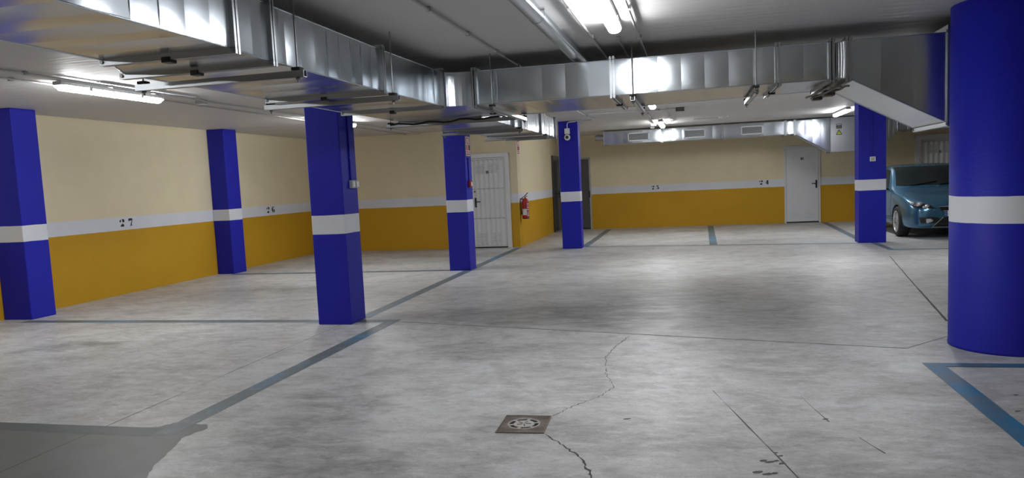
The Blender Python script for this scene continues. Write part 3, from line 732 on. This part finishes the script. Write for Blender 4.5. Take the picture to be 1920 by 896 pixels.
# ---------------------------------------------------------------- things on the pillars and walls
# switches on the wide pillar
s0 = empty('switch_boxes', (-3.70, 7.87, 1.55)); tag(s0, 'pair of small grey switch boxes on the right face of the wide square pillar', 'switch')
for y in (7.795, 7.89):
    b_ = MB().bbox(-3.699, -3.66, y, y+.08, 1.505, 1.595, .005).build('switch_box', 'grey_plastic', s0)
    MB().bbox(-3.661, -3.654, y+.015, y+.065, 1.52, 1.58, .003).build('switch_rocker', 'white_plastic', s0)
c = empty('conduit', (-3.69, 7.84, 1.6)); tag(c, 'blue painted conduit running down to the switch boxes on the wide pillar', 'conduit')
MB().tube([(-3.690, 7.835, 1.595), (-3.690, 7.835, 2.71)], .011, 8).tube([(-3.690, 7.80, 1.85), (-3.690, 7.87, 1.85)], .007, 6).build('tube', 'pillar_blue', c)
# box on the pillar by the car
s0 = empty('switch_box', (3.387, 15.77, 1.61)); tag(s0, 'small white switch box on the front of the pillar left of the car', 'switch')
MB().bbox(3.335, 3.435, 15.73, 15.769, 1.565, 1.655, .006).build('switch_housing', 'white_plastic', s0)
MB().bbox(3.352, 3.418, 15.724, 15.731, 1.58, 1.64, .003).build('switch_rocker', 'grey_plastic', s0)
c = empty('conduit', (3.37, 15.76, 1.7)); tag(c, 'blue painted conduit above the switch box on the pillar left of the car', 'conduit')
MB().tube([(3.37, 15.757, 1.657), (3.37, 15.757, 2.71)], .011, 8).build('tube', 'pillar_blue', c)
# camera
s0 = empty('security_camera', (-2.53, 16.05, 2.42)); tag(s0, 'small round white security camera with dark lens on a square pillar', 'camera')
MB().bbox(-2.585, -2.475, 15.985, 16.049, 2.44, 2.56, .01).build('camera_mount', 'white_plastic', s0)
MB().tube([(-2.53, 16.03, 2.44), (-2.53, 16.0, 2.38)], .02, 12).lathe([(.001, .05), (.04, .045), (.062, .02), (.066, -.01), (.058, -.045), (.045, -.055), (.001, -.052)], (-2.525, 15.98, 2.37), 'y', 28).build('camera_head', 'white_plastic', s0)
MB().lathe([(.001, -.066), (.020, -.064), (.033, -.058), (.036, -.050), (.001, -.050)], (-2.525, 15.98, 2.37), 'y', 24).build('camera_lens', 'black_plastic', s0)
MB().tube([(-2.53, 16.035, 2.555), (-2.53, 16.035, 2.64), (-2.52, 16.035, 2.675), (-2.48, 16.035, 2.69), (-2.35, 16.035, 2.695)], .010, 8).build('camera_conduit', 'white_plastic', s0)
# alarm on pillar 4
s0 = empty('alarm_box', (-3.74, 12.6, 1.486)); tag(s0, 'small red fire alarm box on the right face of a square pillar', 'alarm')
MB().bbox(-3.741, -3.69, 12.54, 12.66, 1.43, 1.545, .008).build('alarm_housing', 'red_gloss', s0)
MB().bbox(-3.691, -3.684, 12.565, 12.635, 1.455, 1.52, .003).build('alarm_window', 'label_white', s0)
c = empty('conduit', (-3.73, 12.6, 1.6)); tag(c, 'blue painted conduit rising from the red alarm box on the pillar', 'conduit')
MB().tube([(-3.731, 12.6, 1.545), (-3.731, 12.6, 1.94)], .010, 8).build('tube', 'pillar_blue', c)
def sign(name, x, y0, y1, z0, z1, label):
    s_ = empty(name, (x, (y0+y1)/2, (z0+z1)/2)); tag(s_, label, 'sign')
    MB().box(x-.002, x+.004, y0, y1, z0, z1).build('sign_panel', 'label_white', s_)
    m = MB(); W = y1-y0; H = z1-z0
    def q(a, b_, c, d): m.box(x+.004, x+.0055, y0+a*W, y0+b_*W, z0+c*H, z0+d*H)
    q(.08, .92, .62, .97); q(.08, .92, .05, .13); q(.08, .92, .18, .24); q(.08, .55, .29, .58)
    m.build('sign_red_field', 'sign_red', s_)
    m = MB(); m.box(x+.0055, x+.0065, y0+.25*W, y0+.5*W, z0+.68*H, z0+.9*H).box(x+.0055, x+.0065, y0+.6*W, y0+.75*W, z0+.66*H, z0+.92*H)
    m.build('sign_pictogram', 'label_white', s_)
    m = MB(); m.box(x+.004, x+.0055, y0+.62*W, y0+.92*W, z0+.29*H, z0+.58*H); m.build('sign_text', 'paint_black', s_)
sign('fire_sign', -3.740, 12.51, 12.78, 1.97, 2.30, 'red and white fire sign on the square pillar above the red alarm box')
sign('fire_sign', XE+.003, 16.80, 17.02, 2.10, 2.42, 'red and white sign on the wall high above the extinguisher')
# extinguisher
ex, ey = XE+.115, 16.92
e = empty('fire_extinguisher', (ex, ey, .68)); tag(e, 'red fire extinguisher with black hose hanging on the ochre and white wall', 'fire extinguisher')
MB().lathe([(.001, .645), (.070, .645), (.080, .66), (.080, 1.02), (.074, 1.05), (.05, 1.085), (.026, 1.10), (.022, 1.12), (.001, 1.12)], (ex, ey, 0), 'z', 32).build('cylinder_body', 'red_gloss', e)
MB().lathe([(.001, .632), (.074, .632), (.078, .652), (.001, .652)], (ex, ey, 0), 'z', 32).build('foot_ring', 'black_plastic', e)
m = MB(); n = 12
for k in range(n):
    a0 = -2.55+1.5*k/n; a1 = -2.55+1.5*(k+1)/n; r = .0812
    m.add([(ex+r*math.cos(a), ey+r*math.sin(a), z) for a, z in ((a0, .72), (a1, .72), (a1, .86), (a0, .86))], [(0, 1, 2, 3)], True)
m.build('label_sticker', 'label_white', e)
m = MB()
for k, zz in enumerate((.70, .74, .78, .83, .88, .92, .96)):
    a0 = -.95; r = .0813
    for j in range(4):
        m.add([(ex+r*math.cos(a0+.17*jj), ey+r*math.sin(a0+.17*jj), z) for jj, z in ((j, zz), (j+.8, zz), (j+.8, zz+.022-.004*(k % 3)), (j, zz+.022-.004*(k % 3)))], [(0, 1, 2, 3)], True)
m.build('printed_text', 'label_white', e)
MB().tube([(ex, ey, 1.11), (ex, ey, 1.15)], .018, 12).build('valve', 'chrome', e)
MB().tube([(ex-.02, ey, 1.145), (ex+.03, ey-.01, 1.19), (ex+.07, ey-.02, 1.225)], .010, 8).tube([(ex-.02, ey, 1.14), (ex+.06, ey-.02, 1.15)], .008, 8).build('valve_lever', 'black_plastic', e)
MB().tube([(ex-.02, ey-.02, 1.135), (ex-.06, ey-.05, 1.12), (ex-.088, ey-.06, 1.05), (ex-.085, ey-.055, .85), (ex-.08, ey-.055, .74)], .012, 10, radii=[.009, .009, .009, .010, .016]).build('hose', 'black_rubber', e)
MB().box(XE+.001, ex-.02, ey-.015, ey+.015, 1.08, 1.10).build('wall_bracket', 'black_plastic', e)

# ---------------------------------------------------------------- drain cover
D = empty('drain_cover', (-1.04, 4.43, 0)); tag(D, 'square rusty cast iron drain cover with a ring of slots in the floor', 'drain cover')
q = [(-1.19, 4.588), (-.897, 4.600), (-.885, 4.278), (-1.18, 4.262)]; cxy = (-1.04, 4.432)
def quad_frame(m, sc0, sc1, z0, z1):
    o_ = [(cxy[0]+(x-cxy[0])*sc0, cxy[1]+(y-cxy[1])*sc0) for x, y in q]; i_ = [(cxy[0]+(x-cxy[0])*sc1, cxy[1]+(y-cxy[1])*sc1) for x, y in q]
    vs = [(*p, z0) for p in o_]+[(*p, z1) for p in o_]+[(*p, z1) for p in i_]+[(*p, z0) for p in i_]
    fs_ = []
    for k in range(4):
        j = (k+1) % 4; fs_ += [(k, j, 4+j, 4+k), (4+k, 4+j, 8+j, 8+k), (8+k, 8+j, 12+j, 12+k)]
    m.add(vs, fs_)
m = MB(); quad_frame(m, 1.0, .95, 0, .008); m.build('drain_frame', 'cast_iron', D)
m = MB().add([(cxy[0]+(x-cxy[0])*.985, cxy[1]+(y-cxy[1])*.985, .0015) for x, y in q], [(0, 1, 2, 3)]).build('drain_shadow_gap', 'black_plastic', D)
# plate with radial ribs: a ring of slots, inner disc
m = MB(); NS = 72; R0, R1 = .094, .066
def edge_pt(a):
    dx, dy = math.cos(a), math.sin(a); best = 9
    for (x1, y1), (x2, y2) in zip(q, q[1:]+q[:1]):
        x1, y1, x2, y2 = x1-cxy[0], y1-cxy[1], x2-cxy[0], y2-cxy[1]; den = dx*(y2-y1)-dy*(x2-x1)
        if abs(den) < 1e-9: continue
        t = (x1*(y2-y1)-y1*(x2-x1))/den
        if t > 0: best = min(best, t)
    return best*.93
for k in range(NS*2):
    a0, a1 = math.pi*k/NS, math.pi*(k+1)/NS; zt = .0065 if k % 2 else .0035
    e0, e1 = edge_pt(a0), edge_pt(a1)
    m.add([(cxy[0]+r*math.cos(a), cxy[1]+r*math.sin(a), zt) for r, a in ((R0, a0), (e0, a0), (e1, a1), (R0, a1))], [(0, 1, 2, 3)])
m.build('drain_plate', 'cast_iron', D)
m = MB()
for k in range(6):
    a0 = math.pi/3*k+.35; 
    for i in range(4):
        aa, ab = a0-.13+.065*i+0, a0-.13+.065*(i+1)
        m.add([(cxy[0]+r*math.cos(a), cxy[1]+r*math.sin(a), .006) for r, a in ((R1-.004, aa), (R0+.002, aa), (R0+.002, ab), (R1-.004, ab))], [(0, 1, 2, 3)])
m.lathe([(.001, .0072), (.058, .0072), (R1, .0065), (R1, .002)], (*cxy, 0), 'z', 40)
m.lathe([(R0-.001, .002), (R0, .0085), (R0+.007, .0085), (R0+.009, .002)], (*cxy, 0), 'z', 40)
m.build('drain_disc', 'iron_inset', D)
m = MB()
for k in range(5):
    a = 1.256*k; m.tube([(cxy[0]+.012*math.cos(a), cxy[1]+.012*math.sin(a), .0075), (cxy[0]+.045*math.cos(a), cxy[1]+.045*math.sin(a), .0075)], .004, 6)
m.build('drain_ribs', 'cast_iron', D)

# ---------------------------------------------------------------- the car
def build_car(cx, y0):
    car = empty('hatchback_car', (cx, y0+2.1, 0)); tag(car, 'metallic blue hatchback parked nose out between a square pillar and the round column', 'car')
    #   y,   W,   zb,  zS(belt), zT(top), G(half width at top), Wt (half width of belt)
    st = [(0.00, .50, .30, .50, .56, .40, .46), (.03, .62, .25, .56, .63, .50, .58), (.10, .74, .205, .62, .69, .56, .70), (.22, .82, .185, .69, .75, .60, .77), (.42, .875, .175, .76, .83, .62, .82),
          (.70, .905, .17, .83, .90, .64, .85), (1.0, .915, .17, .88, .955, .66, .865), (1.22, .92, .17, .92, 1.00, .68, .875), (1.30, .92, .17, .925, 1.015, .70, .88), (1.62, .92, .17, .935, 1.21, .70, .885),
          (1.95, .92, .17, .945, 1.405, .67, .885), (2.20, .92, .17, .95, 1.47, .65, .885), (2.7, .92, .17, .96, 1.495, .65, .885), (3.3, .92, .18, .975, 1.47, .62, .88), (3.75, .91, .20, .99, 1.37, .54, .86),
          (4.08, .88, .24, 1.0, 1.17, .52, .82), (4.26, .82, .28, .92, .98, .5, .74), (4.33, .66, .34, .80, .84, .45, .6)]
    ring_n = None; rows = []
    for (y, W, zb, zS, zT, G, Wt) in st:
        h = zS-zb; g = zT-zS
        half = [(0, zb), (W*.6, zb), (W-.05, zb+.01), (W-.005, zb+h*.16), (W, zb+h*.42), (W-.004, zb+h*.66), (Wt+(W-Wt)*.5, zb+h*.88), (Wt, zS),
                (Wt+(G-Wt)*.5, zS+g*.52), (G+.035, zS+g*.86), (G-.06, zS+g*.965), (G*.5, zT-.004), (0, zT)]
        full = half + [(-x, z) for x, z in reversed(half[1:-1])]
        rows.append([(cx+x, y0+y, z) for x, z in full]); ring_n = len(full)
    bm = bmesh.new(); R_ = [[bm.verts.new(p) for p in r] for r in rows]
    for a, b_ in zip(R_, R_[1:]):
        for k in range(ring_n):
            bm.faces.new((a[k], a[(k+1) % ring_n], b_[(k+1) % ring_n], b_[k]))
    half_n = 13
    for Rr in (R_[0], R_[-1]):   # ladder caps
        for k in range(half_n-1):
            l = [(ring_n-k) % ring_n, (ring_n-k-1) % ring_n]
            f = [Rr[k], Rr[k+1], Rr[l[1]], Rr[l[0]]]
            f = list(dict.fromkeys(f))
            if len(f) > 2:
                try: bm.faces.new(f)
                except ValueError: pass
    bmesh.ops.recalc_face_normals(bm, faces=bm.faces)
    me = bpy.data.meshes.new('car_body'); bm.to_mesh(me); bm.free()
    body = bpy.data.objects.new('car_body', me); COL.objects.link(body)
    me.materials.append(MATS['car_paint'])
    sb_ = body.modifiers.new('s', 'SUBSURF'); sb_.levels = 2; sb_.render_levels = 2
    wy = [y0+.86, y0+3.50]
    # wheel wells cut out of the body
    cut = MB()
    for yy in wy:
        for sx in (-1, 1):
            cut.lathe([(.001, 0), (.345, 0), (.345, .32), (.001, .32)], (cx+(sx*.98 if sx < 0 else .66), yy, .315), 'x', 40)
    cm = bpy.data.meshes.new('c'); cm.from_pydata(cut.v, [], cut.f)
    b2 = bmesh.new(); b2.from_mesh(cm); bmesh.ops.remove_doubles(b2, verts=b2.verts, dist=.0015); bmesh.ops.recalc_face_normals(b2, faces=b2.faces); b2.to_mesh(cm); b2.free()
    co = bpy.data.objects.new('c', cm); COL.objects.link(co)
    bo = body.modifiers.new('b', 'BOOLEAN'); bo.operation = 'DIFFERENCE'; bo.object = co; bo.solver = 'EXACT'
    dg = bpy.context.evaluated_depsgraph_get(); ev = body.evaluated_get(dg); nm = bpy.data.meshes.new_from_object(ev)
    body.modifiers.clear(); body.data = nm; nm.materials.clear(); nm.materials.append(MATS['car_paint'])
    for p in nm.polygons: p.use_smooth = True
    bpy.data.objects.remove(co)
    try: nm.set_sharp_from_angle(angle=math.radians(35))
    except Exception: pass
    body.parent = car; body.location = -car.location
    bv = BVHTree.FromPolygons([v.co.copy() for v in nm.vertices], [tuple(p.vertices) for p in nm.polygons])
    def project(poly, name, mat, direc, off, parent=car, nu=26, nv=12):
        """drape a four-sided outline (list of 4 2-D corners, car coordinates) onto the body"""
        m = MB(); grid = {}
        A, B, C_, D_ = [Vector(p) for p in poly]
        for j in range(nv+1):
            for i in range(nu+1):
                u, v = i/nu, j/nv; p = A.lerp(B, u).lerp(D_.lerp(C_, u), v)
                if direc == 'y': o_ = Vector((cx+p.x, y0-2, p.y)); dd = Vector((0, 1, 0))
                elif direc == 'x-': o_ = Vector((cx-3, y0+p.x, p.y)); dd = Vector((1, 0, 0))
                elif direc == 'x+': o_ = Vector((cx+3, y0+p.x, p.y)); dd = Vector((-1, 0, 0))
                hit, nr, _, _ = bv.ray_cast(o_, dd)
                if hit is None: continue
                if nr.dot(dd) > 0: nr = -nr
                grid[(i, j)] = len(m.v); m.v.append(tuple(hit+nr*off))
        for j in range(nv):
            for i in range(nu):
                k = [(i, j), (i+1, j), (i+1, j+1), (i, j+1)]
                if all(x in grid for x in k): m.f.append(tuple(grid[x] for x in k)); m.sm.append(True)
        return m.build(name, mat, parent)
    # glass
    project([(-.775, 1.025), (.775, 1.025), (.645, 1.415), (-.645, 1.415)], 'windshield', 'car_glass', 'y', .006)
    for sx, dr in ((-1, 'x-'), (1, 'x+')):
        o = project([(1.72, .99), (2.62, .99), (2.62, 1.37), (2.20, 1.36)], 'side_window', 'car_glass', dr, .006)
        o = project([(2.70, .99), (3.55, 1.02), (3.30, 1.36), (2.70, 1.37)], 'side_window', 'car_glass', dr, .006)
        project([(2.655, .25), (2.668, .25), (2.668, .98), (2.655, .98)], 'door_gap', 'car_black', dr, .003, nu=3)
        project([(1.30, .25), (1.313, .25), (1.313, .90), (1.30, .90)], 'door_gap', 'car_black', dr, .003, nu=3)
        project([(1.2, .235), (3.1, .235), (3.1, .25), (1.2, .25)], 'sill_trim', 'car_black', dr, .004, nv=2)
    # headlights, grille, bumper openings
    for sx in (-1, 1):
        P4_ = [(sx*.76, .615), (sx*.40, .588), (sx*.49, .660), (sx*.80, .735)]
        hl = project(P4_, 'headlight', 'car_black', 'y', .005)
        for (x, z, r) in ((.655, .672, .060), (.545, .640, .044), (.745, .694, .034), (.60, .625, .026)):
            hit, nr, _, _ = bv.ray_cast(Vector((cx+sx*x, y0-2, z)), Vector((0, 1, 0)))
            if hit:
                o = MB().lathe([(.001, -.012), (r*.5, -.010), (r*.8, 0), (r, .006), (r, .02)], (hit.x, hit.y-.008, hit.z), 'y', 20).build('lamp_reflector', 'lens_clear', hl); o.location = (0, 0, 0)
        fl = [(sx*.62, .335), (sx*.42, .33), (sx*.43, .395), (sx*.63, .40)]
        project([(sx*.66, .315), (sx*.22, .315), (sx*.38, .43), (sx*.69, .43)], 'bumper_recess', 'car_black', 'y', .003)
        hit, nr, _, _ = bv.ray_cast(Vector((cx+sx*.555, y0-2, .37)), Vector((0, 1, 0)))
        if hit:
            fo = MB()
            vs = []
            for k in range(24):
                a = 2*math.pi*k/24; vs.append((hit.x+.088*math.cos(a), hit.y-.010-sx*0+abs(.088*math.cos(a))*0, hit.z+.046*math.sin(a)))
            ringv = [(v[0], v[1]+(-.0)+(v[0]-hit.x)*sx*.75, v[2]) for v in vs]
            inner = [(hit.x+(v[0]-hit.x)*.72, v[1]-.008, hit.z+(v[2]-hit.z)*.72) for v in ringv]
            fo.add(ringv+inner, [(k, (k+1) % 24, 24+(k+1) % 24, 24+k) for k in range(24)], True)
            o = fo.build('fog_lamp', 'chrome', car)
            MB().add([(v[0], v[1]-.001, v[2]) for v in inner], [tuple(range(24))]).build('fog_lens', 'grey_plastic', o).location = (0, 0, 0)
    project([(-.31, .555), (.31, .555), (.345, .625), (-.345, .625)], 'upper_grille', 'car_black', 'y', .006)
    project([(-.36, .618), (.36, .618), (.37, .634), (-.37, .634)], 'grille_trim', 'chrome', 'y', .010, nv=2)
    project([(-.32, .545), (.32, .545), (.31, .557), (-.31, .557)], 'grille_trim', 'chrome', 'y', .010, nv=2)
    project([(-.46, .245), (.46, .245), (.28, .42), (-.28, .42)], 'lower_grille', 'car_black', 'y', .006)
    project([(-.48, .232), (.48, .232), (.46, .246), (-.46, .246)], 'grille_trim', 'chrome', 'y', .010, nv=2)
    for sx in (-1, 1): project([(sx*.47, .245), (sx*.455, .245), (sx*.27, .425), (sx*.285, .43)], 'grille_trim', 'silver_alloy', 'y', .009, nu=2)
    # number plate
    pl = MB().bbox(cx-.26, cx+.26, y0-.035, y0-.018, .445, .555, .004).build('number_plate', 'label_white', car)
    o = MB().box(cx-.262, cx-.215, y0-.037, y0-.034, .447, .553).build('plate_band', 'plate_blue', pl); o.location = (0, 0, 0)
    m = MB()
    for k in range(8):
        a = 2*math.pi*k/8; m.box(cx-.239+.011*math.cos(a)-.002, cx-.239+.011*math.cos(a)+.002, y0-.0378, y0-.037, .522+.011*math.sin(a)-.002, .522+.011*math.sin(a)+.002)
    stroke(m, arc(cx-.239, .475, .009, .012, 60, 300, 7), [.004]*7, lambda u, v: (u, y0-.0378, v))
    o = m.build('plate_mark', 'sign_yellow', pl); o.location = (0, 0, 0)
    # bonnet crease, wipers, antenna, mirrors
    for (xa_, xb_) in ((-.55, .0), (.02, .58)):
        pts = []
        for i in range(7):
            x = xa_+(xb_-xa_)*i/6; hit, nr, _, _ = bv.ray_cast(Vector((cx+x, y0+1.30+.02*i, 3)), Vector((0, 0, -1)))
            if hit: pts.append(tuple(hit+Vector((0, -.01, .014))))
        if len(pts) > 2: MB().tube(pts, .008, 6).build('wiper', 'black_plastic', car)
    hit, nr, _, _ = bv.ray_cast(Vector((cx-.02, y0+2.35, 3)), Vector((0, 0, -1)))
    MB().tube([(hit.x, hit.y, hit.z-.005), (hit.x-.07, hit.y+.10, hit.z+.17)], .006, 6, radii=[.011, .004]).build('antenna', 'black_plastic', car)
    for sx in (-1, 1):
        mm = MB().bbox(cx+sx*1.00-.085, cx+sx*1.00+.085, y0+1.62, y0+1.73, .96, 1.10, .035).tube([(cx+sx*.86, y0+1.68, .95), (cx+sx*.96, y0+1.68, .99)], .022, 8)
        mm.build('wing_mirror', 'car_black', car)
    # wheels
    for yy in wy:
        for sx in (-1, 1):
            xo = cx+sx*.905
            wv_ = empty('wheel', (xo, yy, .315)); wv_.parent = car; wv_.location = Vector((xo, yy, .315))-car.location
            def W_(m, name, mat):
                o = m.build(name, mat); o.parent = wv_; return o
            W_(MB().lathe([(.215, 0), (.225, .012), (.28, .014), (.305, -.01), (.314, -.04), (.314, -.16), (.30, -.19), (.22, -.2)] if sx > 0 else [(.215, 0), (.225, -.012), (.28, -.014), (.305, .01), (.314, .04), (.314, .16), (.30, .19), (.22, .2)], (0, 0, 0), 'x', 40), 'tyre', 'black_rubber')
            r = MB().lathe([(.222, -sx*.0), (.216, -sx*.02), (.205, -sx*.10), (.05, -sx*.105), (.001, -sx*.10)], (0, 0, 0), 'x', 40)
            W_(r, 'wheel_well_disc', 'car_black')
            r = MB().lathe([(.226, sx*.004), (.220, sx*.012), (.208, sx*.004), (.208, -sx*.03)], (0, 0, 0), 'x', 40)
            for k in range(7):
                a = 2*math.pi*k/7
                for da in (-.11, .11):
                    c0, s0_ = math.cos(a+da*.4), math.sin(a+da*.4); c1, s1 = math.cos(a+da*1.4), math.sin(a+da*1.4)
                    t = .014; p0 = Vector((0, c0*.035, s0_*.035)); p1 = Vector((0, c1*.215, s1*.215)); dd = (p1-p0).normalized(); ss = Vector((0, -dd.z, dd.y))*t
                    X0, X1 = Vector((-sx*.035, 0, 0)), Vector((sx*.002, 0, 0))
                    r.add([p0-ss+X0, p0+ss+X0, p0+ss*.8+X1*.1, p0-ss*.8+X1*.1, p1-ss+X0, p1+ss+X0, p1+ss*.8+X1, p1-ss*.8+X1], [(0, 1, 2, 3), (4, 7, 6, 5), (0, 4, 5, 1), (1, 5, 6, 2), (2, 6, 7, 3), (3, 7, 4, 0)])
            r.lathe([(.001, sx*.006), (.03, sx*.004), (.048, -sx*.01), (.05, -sx*.04)], (0, 0, 0), 'x', 24)
            W_(r, 'rim', 'silver_alloy')
    return car
build_car(5.02, 16.18)
